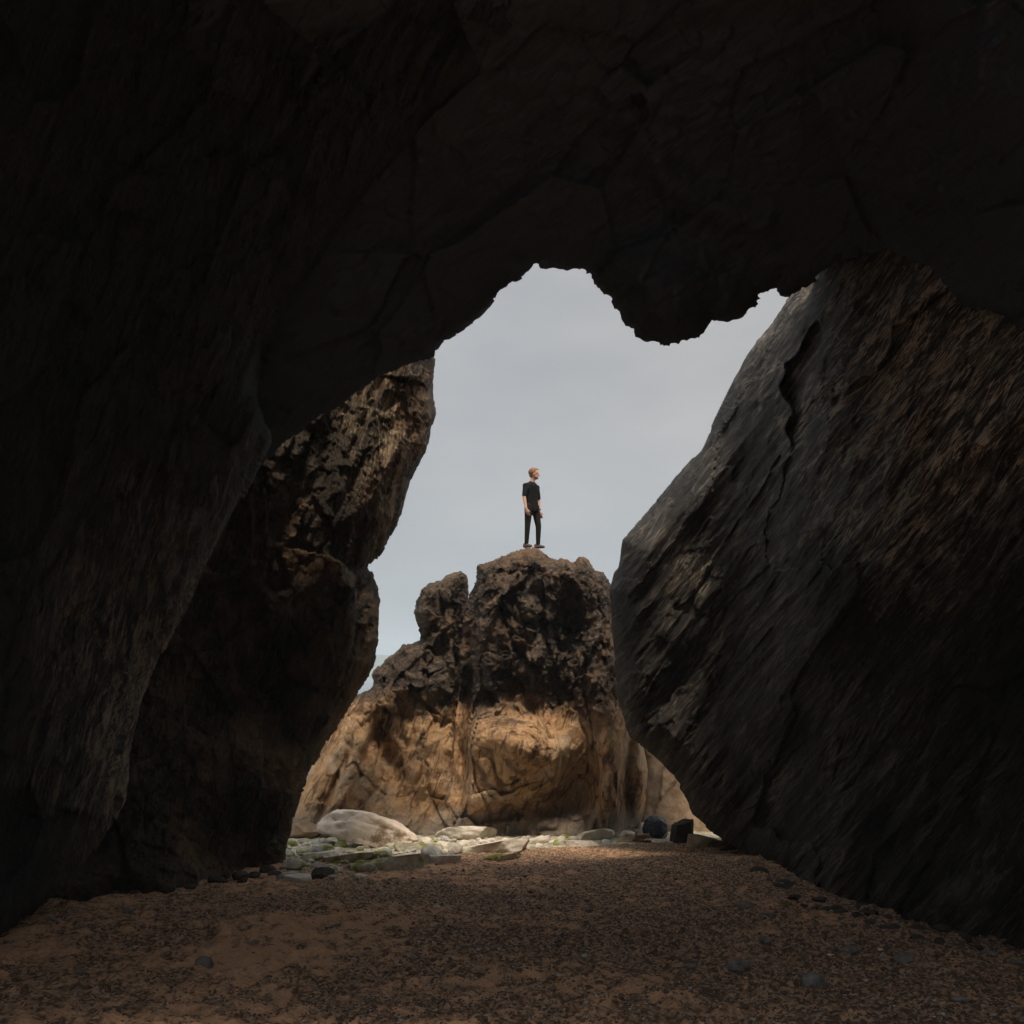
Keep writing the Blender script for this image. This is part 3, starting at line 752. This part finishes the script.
# pebbles one can pick out on the sand
peb = [(705, 910, 14, 'pebble_tan', 'tan pebble, left of the row of three below the leaning rock'),
       (721, 911, 14, 'pebble', 'grey pebble in the middle of the row of three below the leaning rock'),
       (746, 909, 22, 'pebble', 'wide grey pebble closing the row of three below the leaning rock'),
       (769, 916, 20, 'pebble', 'long flat grey pebble just below the row of three'),
       (766, 942, 18, 'pebble', 'flat dark pebble midway down the right sand'),
       (692, 967, 20, 'pebble', 'dark blue grey pebble on bare sand right of centre'),
       (738, 968, 36, 'darkstone', 'wide grey stone sunk in sand right of centre'),
       (951, 962, 26, 'pebble_tan', 'rounded brown cobble near the right edge of the sand'),
       (988, 957, 24, 'pebble', 'grey cobble under the leaning rock at the far right'),
       (1017, 966, 24, 'darkstone', 'grey cobble cut by the right frame edge'),
       (905, 962, 30, 'darkstone', 'grey flat stone left of the rounded brown cobble'),
       (851, 952, 30, 'darkstone', 'long grey stone below the foot of the leaning rock'),
       (880, 950, 9, 'slabstone', 'tiny white pebble beside a long grey stone'),
       (830, 955, 9, 'slabstone', 'tiny pale chip left of the long grey stone'),
       (813, 985, 34, 'darkstone', 'flat grey stone low on the right sand'),
       (960, 1002, 24, 'pebble', 'thin grey pebble low on the right sand'),
       (128, 914, 18, 'pebble', 'pale grey pebble on sand before the left wall'),
       (50, 921, 22, 'darkstone', 'grey pebble close to the near left wall'),
       (255, 943, 14, 'pebble', 'small grey pebble left of centre in the grit'),
       (80, 975, 18, 'darkstone', 'dark pebble on the bare left sand'),
       (205, 965, 26, 'darkstone', 'flat dark stone on the left sand below the buttress'),
       (652, 885, 11, 'slabstone', 'pale pebble on brown sand below the dark blue bundle'),
       (437, 908, 10, 'slabstone', 'light pebble in the middle of the gritty sand'),
       (590, 912, 12, 'pebble', 'grey pebble in the grit at the centre right'),
       (560, 867, 8, 'slabstone', 'tiny pale pebble near the far edge of the sand'),
       (604, 1005, 26, 'darkstone', 'dark stone low in the middle of the sand')]
for k, (px, py, w, mt, lb) in enumerate(peb):
    mt = 'pebble' if mt == 'darkstone' else mt
    o = place_stone('pebble', variant(k % 6, mt), M[mt], px, py, w * .8, rr.uniform(-.4, .4), (0, 0), .30, .65)
    tag(o, lb, 'pebble', 'pebbles scattered on the sand')

# gravel: too many to count
def make_gravel():
    base = []
    for k in range(5):
        bm = bmesh.new(); bmesh.ops.create_icosphere(bm, subdivisions=1, radius=1)
        r = random.Random(k); c = np.array([v.co[:] for v in bm.verts]) * np.array([1, .75, .5])
        c *= np.array([[r.uniform(.75, 1.2)] for _ in c]); f = np.array([[v.index for v in p.verts] for p in bm.faces]); bm.free()
        base.append((c, f))
    g = np.random.RandomState(4)
    n = 95000
    # even density in the picture rather than on the ground: far gravel is just texture
    px = g.uniform(-60, 1090, n); py = HOR + (1060 - HOR) * (1 - .52 * g.uniform(0, 1, n) ** 1.2)
    Y = 1.55 / np.maximum((py - HOR) / F - .09, .02); ok = Y < 19
    px, Y = px[ok], Y[ok]; X = (px - 512) / F * Y
    dens = 1.3 * fbm(np.stack([X, Y, 0 * X], 1) * 3.4, 4, 201) + .6 * fbm(np.stack([X, Y, 0 * X], 1) * .5, 2, 202)
    left = np.clip((X + .16 * Y) * .25 + .05, -.35, .35)
    ok = dens + left + g.uniform(-.14, .14, len(X)) > .12
    X, Y = X[ok], Y[ok]
    z = gz(X, Y)
    outs = {0: [], 1: [], 2: []}
    s = g.lognormal(math.log(.0070), .50, len(X)) * (.6 + Y * .05)
    a = g.uniform(0, 6.28, len(X)); v = g.randint(0, 5, len(X)); m = g.choice(3, len(X), p=[.74, .18, .08])
    for mi in range(3):
        cs = []; fs = []; off = 0
        for k in range(5):
            sel = np.nonzero((m == mi) & (v == k))[0]
            c, f = base[k]
            ca, sa = np.cos(a[sel]), np.sin(a[sel])
            xx = (c[None, :, 0] * ca[:, None] - c[None, :, 1] * sa[:, None]) * s[sel, None] + X[sel, None]
            yy = (c[None, :, 0] * sa[:, None] + c[None, :, 1] * ca[:, None]) * s[sel, None] + Y[sel, None]
            zz = c[None, :, 2] * s[sel, None] + z[sel, None] + s[sel, None] * .15
            co = np.stack([xx, yy, zz], 2).reshape(-1, 3)
            ff = (f[None] + (np.arange(len(sel)) * len(c))[:, None, None]).reshape(-1, 3) + off
            cs.append(co); fs.append(ff); off += len(co)
        outs[mi] = (np.concatenate(cs), np.concatenate(fs))
    co = []; fa = []; mi_ = []; off = 0
    for mi in range(3):
        c, f = outs[mi]; co.append(c); fa.append(f + off); mi_.append(np.full(len(f), mi)); off += len(c)
    M['grit'] = stone_mat('grit', (.055, .040, .028), (.17, .12, .08), None, .6, 20)
    o = mesh_obj('gravel', np.concatenate(co), np.concatenate(fa), M['grit'], None, False)
    o.data.materials.append(M['pebble_tan']); o.data.materials.append(M['greystone'])
    o.data.polygons.foreach_set('material_index', np.concatenate(mi_).astype(np.int32))
    tag(o, 'dark grit and fine gravel strewn over the sand', 'gravel', None, 'stuff')
make_gravel()

# ------------------------------------------------------------------ drum and litter
def lathe(profile, seg=40, close=False):
    bm = bmesh.new(); rings = []
    for (r, z) in profile:
        rings.append([bm.verts.new((r * math.cos(2 * math.pi * k / seg), r * math.sin(2 * math.pi * k / seg), z)) for k in range(seg)])
    for a, b in zip(rings[:-1], rings[1:]):
        for k in range(seg): bm.faces.new((a[k], a[(k + 1) % seg], b[(k + 1) % seg], b[k]))
    bm.faces.new(rings[0][::-1]); bm.faces.new(rings[-1])
    return bm
X, Y, z = ground_pt(656, 838)
dr = empty('net_bundle', (X, Y + .1, z))
tag(dr, 'rounded dark blue bundle of netting with a pale cord, left of the black block', 'bundle')
_b = bmesh.new(); bmesh.ops.create_icosphere(_b, subdivisions=6, radius=1)
c = np.array([v.co[:] for v in _b.verts]); u = c.copy()
wq = c + .35 * np.stack([fbm(c * 1.4, 3, 601), fbm(c * 1.4, 3, 602), fbm(c * 1.4, 3, 603)], 1)
c = c * (1 + .16 * fbm(u * 1.3, 3, 604) + .13 * fbm(wq * np.array([5, 2, 2]), 4, 605, True) + .05 * fbm(wq * 7, 3, 606, True))[:, None]
c[:, 2] = np.maximum(c[:, 2], -.78); c = c * np.array([.24, .20, .25]) + np.array([0, 0, .19])
for v, k in zip(_b.verts, c): v.co = k
bm_obj('netting', _b, plain('blue_netting', (.016, .021, .034), .42, .5, 0, 60), dr)
pts = [Vector((.17 * math.cos(a) * (1.25 + .12 * math.sin(3 * a)) + .03, -.17 - .03 * math.cos(2 * a), .19 + .20 * math.sin(a) * (1.05 + .08 * math.cos(4 * a)))) for a in np.linspace(-2.2, 1.3, 40)]
cs, fs = [], []
for i, p0 in enumerate(pts):
    for j in range(6):
        b_ = 2 * math.pi * j / 6; cs.append((p0.x + .016 * math.cos(b_), p0.y + .016 * math.sin(b_), p0.z + .016 * math.sin(b_ + .7)))
for i in range(len(pts) - 1):
    for j in range(6): fs.append((i * 6 + j, i * 6 + (j + 1) % 6, (i + 1) * 6 + (j + 1) % 6, (i + 1) * 6 + j))
mesh_obj('cord', cs, fs, plain('pale_cord', (.40, .37, .33), .8), dr)

def crumple(name, loc, size, col, seed, label):
    n = 14; g = np.linspace(-1, 1, n); A, B = np.meshgrid(g, g)
    p = np.stack([A.ravel(), B.ravel(), 0 * A.ravel()], 1)
    zt = .35 + .30 * fbm(p * 1.7 + seed, 3, seed) + .18 * gnoise(p * 4, seed + 3)
    top = np.stack([A.ravel() * size[0], B.ravel() * size[1], zt * size[2]], 1) + .15 * size[0] * np.stack([fbm(p * 1.3, 2, seed + 7), fbm(p * 1.3, 2, seed + 8), 0 * zt], 1)
    bot = top.copy(); bot[:, 2] -= .006
    idx = np.arange(n * n).reshape(n, n)
    q = np.stack([idx[:-1, :-1].ravel(), idx[:-1, 1:].ravel(), idx[1:, 1:].ravel(), idx[1:, :-1].ravel()], 1)
    ed = list(idx[0, :]) + list(idx[1:, -1]) + list(idx[-1, -2::-1]) + list(idx[-2:0:-1, 0])
    side = np.array([[ed[i], ed[i - 1], ed[i - 1] + n * n, ed[i] + n * n] for i in range(len(ed))])
    o = mesh_obj(name, np.concatenate([top, bot]), np.concatenate([q, q[:, ::-1] + n * n, side]), plain(name + '_film', col, .45), None)
    o.location = loc
    return tag(o, label, 'litter')
X, Y, z = ground_pt(645, 843)
crumple('plastic_wrapper', (X, Y, z + .01), (.12, .10, .14), (.72, .45, .42), 5, 'crumpled pink and white plastic wrapper on the sand by the blue bundle')

# ------------------------------------------------------------------ person
skin = plain('skin', (.52, .30, .21), .55, .35); cloth = plain('black_cotton', (.012, .013, .014), .9, .1)
trou = plain('dark_trousers', (.016, .015, .012), .9, .1); shoe = plain('pale_shoes', (.09, .065, .06), .8)
hairm = plain('fair_hair', (.22, .11, .05), .7); watchm = plain('watch', (.02, .02, .02), .3, .5)

_b = bmesh.new(); bmesh.ops.create_icosphere(_b, subdivisions=3, radius=1)
ICO_V = np.array([v.co[:] for v in _b.verts]); ICO_F = np.array([[v.index for v in p.verts] for p in _b.faces]); _b.free()
def capsules(parts, vox, smooth=2, parent=None, name='', mat=None):
    """tapered limbs and ellipsoids fused into one continuous skin"""
    cs, fs = [], []
    def ball(c, r):
        r = r if isinstance(r, tuple) else (r, r, r)
        fs.append(ICO_F + len(cs) * len(ICO_V)); cs.append(ICO_V * np.array(r) + np.array(c))
    for it in parts:
        if it[0] == 'b': ball(Vector(it[1]), it[2]); continue
        _, a, b, ra, rb = it[:5]; k = it[5] if len(it) > 5 else 1.0   # k flattens across y
        a = Vector(a); b = Vector(b); d = b - a; L = d.length
        n = max(3, int(L / (min(ra, rb) * .35)))
        for i in range(n + 1):
            t = i / n; r = ra + (rb - ra) * t
            ball(a + d * t, (r, r * k, r))
    o = mesh_obj('tmp', np.concatenate(cs), np.concatenate(fs), mat); me = o.data
    md = o.modifiers.new('r', 'REMESH'); md.mode = 'VOXEL'; md.voxel_size = vox
    ms = o.modifiers.new('s', 'SMOOTH'); ms.iterations = smooth; ms.factor = .5
    dg = bpy.context.evaluated_depsgraph_get(); dg.update()
    m2 = bpy.data.meshes.new_from_object(o.evaluated_get(dg))
    bpy.data.objects.remove(o); bpy.data.meshes.remove(me)
    m2.name = name; m2.materials.clear(); m2.materials.append(mat)
    m2.polygons.foreach_set('use_smooth', [True] * len(m2.polygons))
    ob = bpy.data.objects.new(name, m2); COL.objects.link(ob)
    if parent: ob.parent = parent
    return ob

def hand(w, d, side, out):
    """palm and five fingers hanging from wrist w along d; side = across the palm"""
    d = Vector(d).normalized(); s = Vector(side).normalized(); n = d.cross(s).normalized()
    parts = []
    w = Vector(w)
    for k, o_ in enumerate((-.030, -.010, .010, .028)):
        parts.append(('c', w + d * .015 + s * o_ * .6, w + d * .085 + s * o_, .015, .013))
    for k, (o_, L) in enumerate(((-.032, .068), (-.011, .080), (.010, .074), (.030, .058))):
        a = w + d * .088 + s * o_; b = a + d * L * .45 + n * .012; c = b + d * L * .33 + n * .022; e = c + d * L * .18 + n * .020
        parts += [('c', a, b, .0095, .0088), ('c', b, c, .0088, .008), ('c', c, e, .008, .0068)]
    a = w + d * .03 - s * .026; b = a + d * .035 - s * .026 + n * .01; c = b + d * .034 - s * .004 + n * .012
    parts += [('c', a, b, .013, .0105), ('c', b, c, .0105, .0085)]
    return parts

def make_person(loc):
    root = empty('person', loc); root.scale = (1.06,) * 3
    tag(root, 'man in black t-shirt and dark trousers standing atop the rock stack looking right', 'person')
    f = Vector((.66, -.75, 0)); rt = Vector((-.75, -.66, 0))   # facing, his right
    RS = Vector((-.140, -.095, 1.400)); LS = Vector((.125, .10, 1.390))
    RE = Vector((-.165, -.15, 1.12)); RW = Vector((-.125, -.21, .865))
    LE = Vector((.165, .15, 1.10)); LW = Vector((.185, .09, .855))
    RH = Vector((-.065, -.05, .93)); LH = Vector((.085, .06, .93))
    RK = Vector((-.092, -.10, .50)); RA = Vector((-.115, -.07, .09))
    LK = Vector((.158, .03, .50)); LA = Vector((.150, .06, .09))
    hc = Vector((.055, -.01, 1.672))
    hx = Vector((1, -.18, 0)).normalized(); hy = Vector((.18, 1, 0))
    P_ = [('c', (-.01, .0, 1.43), (.035, -.005, 1.57), .062, .055),
          ('b', tuple(hc + Vector((0, 0, .035))), (.108, .090, .108)),
          ('b', tuple(hc + hx * .03 + Vector((0, 0, -.035))), (.074, .066, .090)),
          ('b', tuple(hc + hx * .062 + Vector((0, 0, -.085))), (.030, .034, .024)),
          ('c', hc + hx * .106 + Vector((0, 0, .012)), hc + hx * .126 + Vector((0, 0, -.030)), .010, .014),
          ('b', tuple(hc + hx * .088 + Vector((0, 0, .030))), (.018, .050, .012)),
          ('c', hc + hx * .088 + Vector((0, -.018, -.056)), hc + hx * .088 + Vector((0, .022, -.056)), .011, .011),
          ('b', tuple(hc + Vector((.0, -.082, -.005))), (.022, .012, .034)), ('b', tuple(hc + Vector((.0, .078, -.005))), (.022, .012, .034)),
          ('c', (0, 0, 1.36), (0, 0, 1.12), .125, .12, .85), ('c', (0, 0, 1.12), (.01, 0, .93), .12, .135, .85),
          ('c', RS, LS, .062, .062),
          ('c', RS, RE, .052, .041), ('c', RE, RW, .041, .027), ('c', LS, LE, .052, .041), ('c', LE, LW, .041, .027),
          ('c', RH, RK, .080, .052), ('c', RK, RK.lerp(RA, .3), .052, .050), ('c', RK.lerp(RA, .3), RA, .050, .034),
          ('c', LH, LK, .080, .052), ('c', LK, LK.lerp(LA, .3), .052, .050), ('c', LK.lerp(LA, .3), LA, .050, .034)]
    P_ += hand(RW, (.30, -.10, -1), (-.75, .55, -.2), 1)
    P_ += hand(LW, (.16, -.12, -1), (-.8, .5, -.2), 1)
    capsules(P_, .0065, 1, root, 'body', skin)
    T_ = [('c', Vector((-.02, 0, 1.445)), RS, .070, .060), ('c', Vector((.02, 0, 1.445)), LS, .070, .060), ('c', RS, LS, .066, .066), ('c', RS.lerp(LS, .1) - Vector((0, 0, .06)), LS.lerp(RS, .1) - Vector((0, 0, .06)), .085, .085), ('c', (0, 0, 1.37), (0, 0, 1.12), .148, .142, .85), ('c', (0, 0, 1.12), (.01, 0, .90), .142, .155, .82),
          ('c', RS, RS.lerp(RE, .78), .060, .057), ('c', LS, LS.lerp(LE, .78), .060, .057), ('c', (-.01, 0, 1.43), (0, 0, 1.475), .085, .066)]
    capsules(T_, .010, 2, root, 't_shirt', cloth)
    for nm, side in (('trouser', 0),):
        L_ = [('b', (.01, 0, .92), (.155, .125, .085)), ('c', RH, RK, .098, .066), ('c', RK, RA + Vector((0, 0, .01)), .066, .048),
              ('c', LH, LK, .098, .066), ('c', LK, LA + Vector((0, 0, .01)), .066, .048)]
        capsules(L_, .011, 2, root, 'trousers', trou)
    for A, dr_ in ((RA, Vector((.75, -.66, 0)).normalized()), (LA, Vector((.93, -.36, 0)).normalized())):
        a = Vector((A.x, A.y, .045)) - dr_ * .05; b = a + dr_ * .185
        capsules([('c', a, a + dr_ * .10, .045, .044), ('c', a + dr_ * .10, b - Vector((0, 0, .012)), .044, .030), ('c', a + Vector((0, 0, .03)), A + Vector((0, 0, .0)), .04, .042)], .009, 2, root, 'shoe', shoe)
    hb = hc - hx * .018 + Vector((0, 0, .052))
    H_ = [('b', tuple(hb), (.112, .099, .106)), ('c', hb + hx * .06 + Vector((0, -.02, .06)), hb + hx * .095 + Vector((0, .02, .058)), .030, .028),
          ('b', tuple(hc - hx * .055 + Vector((0, 0, -.01))), (.055, .076, .065))]
    capsules(H_, .008, 1, root, 'hair', hairm)
    capsules([('b', tuple(hc + hx * .068 + Vector((0, 0, -.082))), (.036, .045, .030)), ('c', hc + hx * .02 + Vector((0, -.055, -.06)), hc + hx * .06 + Vector((0, -.03, -.085)), .016, .02)], .006, 1, root, 'beard', hairm)
    d = (LE - LW).normalized(); c = LW + d * .035
    bmw = lathe([(.030, -.012), (.036, -.011), (.037, 0), (.036, .011), (.030, .012)], 24)
    w = bm_obj('watch', bmw, watchm, root); w.location = c; w.rotation_euler = d.to_track_quat('Z', 'Y').to_euler()
    return root

dg = bpy.context.evaluated_depsgraph_get(); dg.update()
bv = BVHTree.FromObject(mo, dg)
bx, by = .43, 23.6
best = None
for yy in np.arange(22.0, 25.5, .05):
    h = bv.ray_cast(Vector(((531.5 - 512) / F * yy, yy, 20)), Vector((0, 0, -1)))
    # walk to the highest standing point as seen from the beach
    if h[0] is not None:
        e = (h[0].z - CAMZ) / yy
        if best is None or e > best[0]: best = (e, h[0].copy(), yy)
# his feet stand where the crest is highest from below
pz = []
px0 = best[1].x; py0 = best[1].y
for ox, oy in ((-.115, -.07), (.15, .06), (-.04, -.13), (.22, .03)):
    h = bv.ray_cast(Vector((px0 + ox, py0 + oy, 20)), Vector((0, 0, -1)))
    if h[0] is not None: pz.append(h[0].z)
print('PERSON', best, pz)
person = make_person((px0, py0, (sorted(pz)[len(pz) // 2] if pz else best[1].z) - .015))

# ------------------------------------------------------------------ sea, far hill
def make_sea():
    s = NT('sea_water')
    pos = s.coord(scale=(1, 1, 1)); n = s.noise(pos, .35, 8, .6); n2 = s.noise(pos, 2.5, 4, .6)
    m = s.fin((.09, .12, .13), .18, s.bump(n2, .3, .1, s.bump(n, .6, .5)), .5)
        # subdivided sheet
    n = 40; xs = np.linspace(-1400, 1400, n); ys = 30 + 1650 * np.linspace(0, 1, n) ** 2
    A, B = np.meshgrid(xs, ys); idx = np.arange(n * n).reshape(n, n)
    q = np.stack([idx[:-1, :-1].ravel(), idx[:-1, 1:].ravel(), idx[1:, 1:].ravel(), idx[1:, :-1].ravel()], 1)
    tag(mesh_obj('sea', np.stack([A.ravel(), B.ravel(), 0 * A.ravel() - .9], 1), q, m), 'pale grey sea beyond the stack', None, None, 'structure')
make_sea()
def make_hill():
    s = NT('hill_land'); pos = s.coord(); n = s.noise(pos, .014, 7, .6)
    m = s.fin(s.mix(s.ramp(n, [(.4, 0), (.6, 1)]), (.05, .07, .035), (.10, .11, .06)), .9)
    nx, ny = 160, 50
    X = np.linspace(-1020, 180, nx); Y = np.linspace(1250, 1660, ny); A, B = np.meshgrid(X, Y)
    v = np.sin(np.linspace(0, math.pi, ny))[:, None]; u = np.clip((A + 1020) / 270, 0, 1) * np.clip((180 - A) / 510, 0, 1) ** .8
    h = 46 * u * v ** .7 * (1 + .30 * fbm(np.stack([A.ravel() / 200, B.ravel() / 200, 0 * A.ravel()], 1), 5, 301).reshape(A.shape)) - 3
    idx = np.arange(nx * ny).reshape(ny, nx)
    q = np.stack([idx[:-1, :-1].ravel(), idx[:-1, 1:].ravel(), idx[1:, 1:].ravel(), idx[1:, :-1].ravel()], 1)
    tag(mesh_obj('hills', np.stack([A.ravel(), B.ravel(), h.ravel()], 1), q, m), 'far blue hill across the sea', None, None, 'structure')
make_hill()

HAZE = True
if HAZE:
    bm = bmesh.new(); bmesh.ops.create_cube(bm, size=1)
    o = bm_obj('haze', bm, None or plain('x', (0, 0, 0)), None, False)
    o.scale = (2900, 1760, 62); o.location = (0, 840, 62 / 2 - 3.2)
    mat = bpy.data.materials.new('haze_air'); mat.use_nodes = True; t = mat.node_tree; t.nodes.clear()
    out = t.nodes.new('ShaderNodeOutputMaterial'); v = t.nodes.new('ShaderNodeVolumePrincipled')
    v.inputs['Color'].default_value = (.74, .87, 1, 1); v.inputs['Density'].default_value = .0006
    t.links.new(v.outputs[0], out.inputs['Volume'])
    o.data.materials.clear(); o.data.materials.append(mat)
    tag(o, 'thin pale sea haze', None, None, 'stuff')

# ------------------------------------------------------------------ light
SUN_EL, SUN_AZ = 65.0, 165.0     # azimuth clockwise from +Y (away from the camera) towards +X
el, az = math.radians(SUN_EL), math.radians(SUN_AZ)
dirv = Vector((math.sin(az) * math.cos(el), math.cos(az) * math.cos(el), math.sin(el)))
ld = bpy.data.lights.new('sun', 'SUN'); ld.energy = 4.3; ld.angle = math.radians(12); ld.color = (1, .86, .70)
lo_ = bpy.data.objects.new('sun', ld); COL.objects.link(lo_)
lo_.rotation_euler = (-dirv).to_track_quat('-Z', 'Y').to_euler(); lo_.location = (20, 30, 40)

w = bpy.data.worlds.new('World'); SC.world = w; w.use_nodes = True
t = w.node_tree; t.nodes.clear()
out = t.nodes.new('ShaderNodeOutputWorld'); bg = t.nodes.new('ShaderNodeBackground'); sky = t.nodes.new('ShaderNodeTexSky')
sky.sky_type = 'NISHITA'; sky.sun_disc = False; sky.sun_elevation = el; sky.sun_rotation = az; sky.dust_density = 2
bg.inputs['Strength'].default_value = .1
tc = t.nodes.new('ShaderNodeTexCoord'); nz = t.nodes.new('ShaderNodeTexNoise'); mp = t.nodes.new('ShaderNodeMapping')
mp.inputs['Scale'].default_value = (1, 1, 2.6); t.links.new(tc.outputs['Generated'], mp.inputs[0]); t.links.new(mp.outputs[0], nz.inputs['Vector'])
nz.inputs['Scale'].default_value = 3.4; nz.inputs['Detail'].default_value = 5
rp = t.nodes.new('ShaderNodeValToRGB'); t.links.new(nz.outputs[0], rp.inputs[0])
rp.color_ramp.elements[0].position = .38; rp.color_ramp.elements[0].color = (3.98, 4.11, 4.26, 1)
rp.color_ramp.elements[1].position = .68; rp.color_ramp.elements[1].color = (4.84, 4.87, 4.93, 1)
# an overcast sky is far brighter overhead than near the horizon; the deck is a little thinner to the right
def glow(prev, d, lo, hi, colour, mode):
    dt = t.nodes.new('ShaderNodeVectorMath'); dt.operation = 'DOT_PRODUCT'; dt.inputs[1].default_value = Vector(d).normalized()
    t.links.new(tc.outputs['Generated'], dt.inputs[0])
    mr = t.nodes.new('ShaderNodeMapRange'); mr.interpolation_type = 'SMOOTHSTEP'; t.links.new(dt.outputs['Value'], mr.inputs[0])
    mr.inputs[1].default_value = lo; mr.inputs[2].default_value = hi
    gl = t.nodes.new('ShaderNodeMix'); gl.data_type = 'RGBA'; gl.blend_type = mode; t.links.new(mr.outputs[0], gl.inputs[0])
    t.links.new(prev, gl.inputs[6]); gl.inputs[7].default_value = (*colour, 1)
    return gl.outputs[2]
deck = glow(rp.outputs[0], (.33, 1, .37), .95, 1, (1.16, 1.11, 1.06), 'MULTIPLY')
deck = glow(deck, (0, 0, 1), .40, .85, (3.3, 3.2, 3.05), 'MULTIPLY')
mx = t.nodes.new('ShaderNodeMix'); mx.data_type = 'RGBA'; mx.inputs[0].default_value = .92
t.links.new(sky.outputs[0], mx.inputs[6]); t.links.new(deck, mx.inputs[7])
t.links.new(mx.outputs[2], bg.inputs[0]); t.links.new(bg.outputs[0], out.inputs[0])

# ------------------------------------------------------------------ camera and render
cd = bpy.data.cameras.new('camera'); cam = bpy.data.objects.new('camera', cd); COL.objects.link(cam)
cam.location = (0, 0, CAMZ); cam.rotation_euler = (math.radians(90), 0, 0)
cd.sensor_width = 36; cd.lens = 36 * F / 1024; cd.shift_y = (HOR - 512) / 1024; cd.clip_end = 30000; cd.clip_start = .05
SC.camera = cam
SC.render.engine = 'CYCLES'
SC.cycles.use_denoising = True; SC.cycles.use_adaptive_sampling = True; SC.cycles.adaptive_threshold = .02
try: SC.cycles.denoiser = 'OPENIMAGEDENOISE'
except Exception: pass
SC.cycles.max_bounces = 6; SC.cycles.diffuse_bounces = 4; SC.cycles.volume_bounces = 1
SC.view_settings.view_transform = 'Standard'; SC.view_settings.look = 'None'
SC.view_settings.exposure = 0; SC.view_settings.gamma = 1
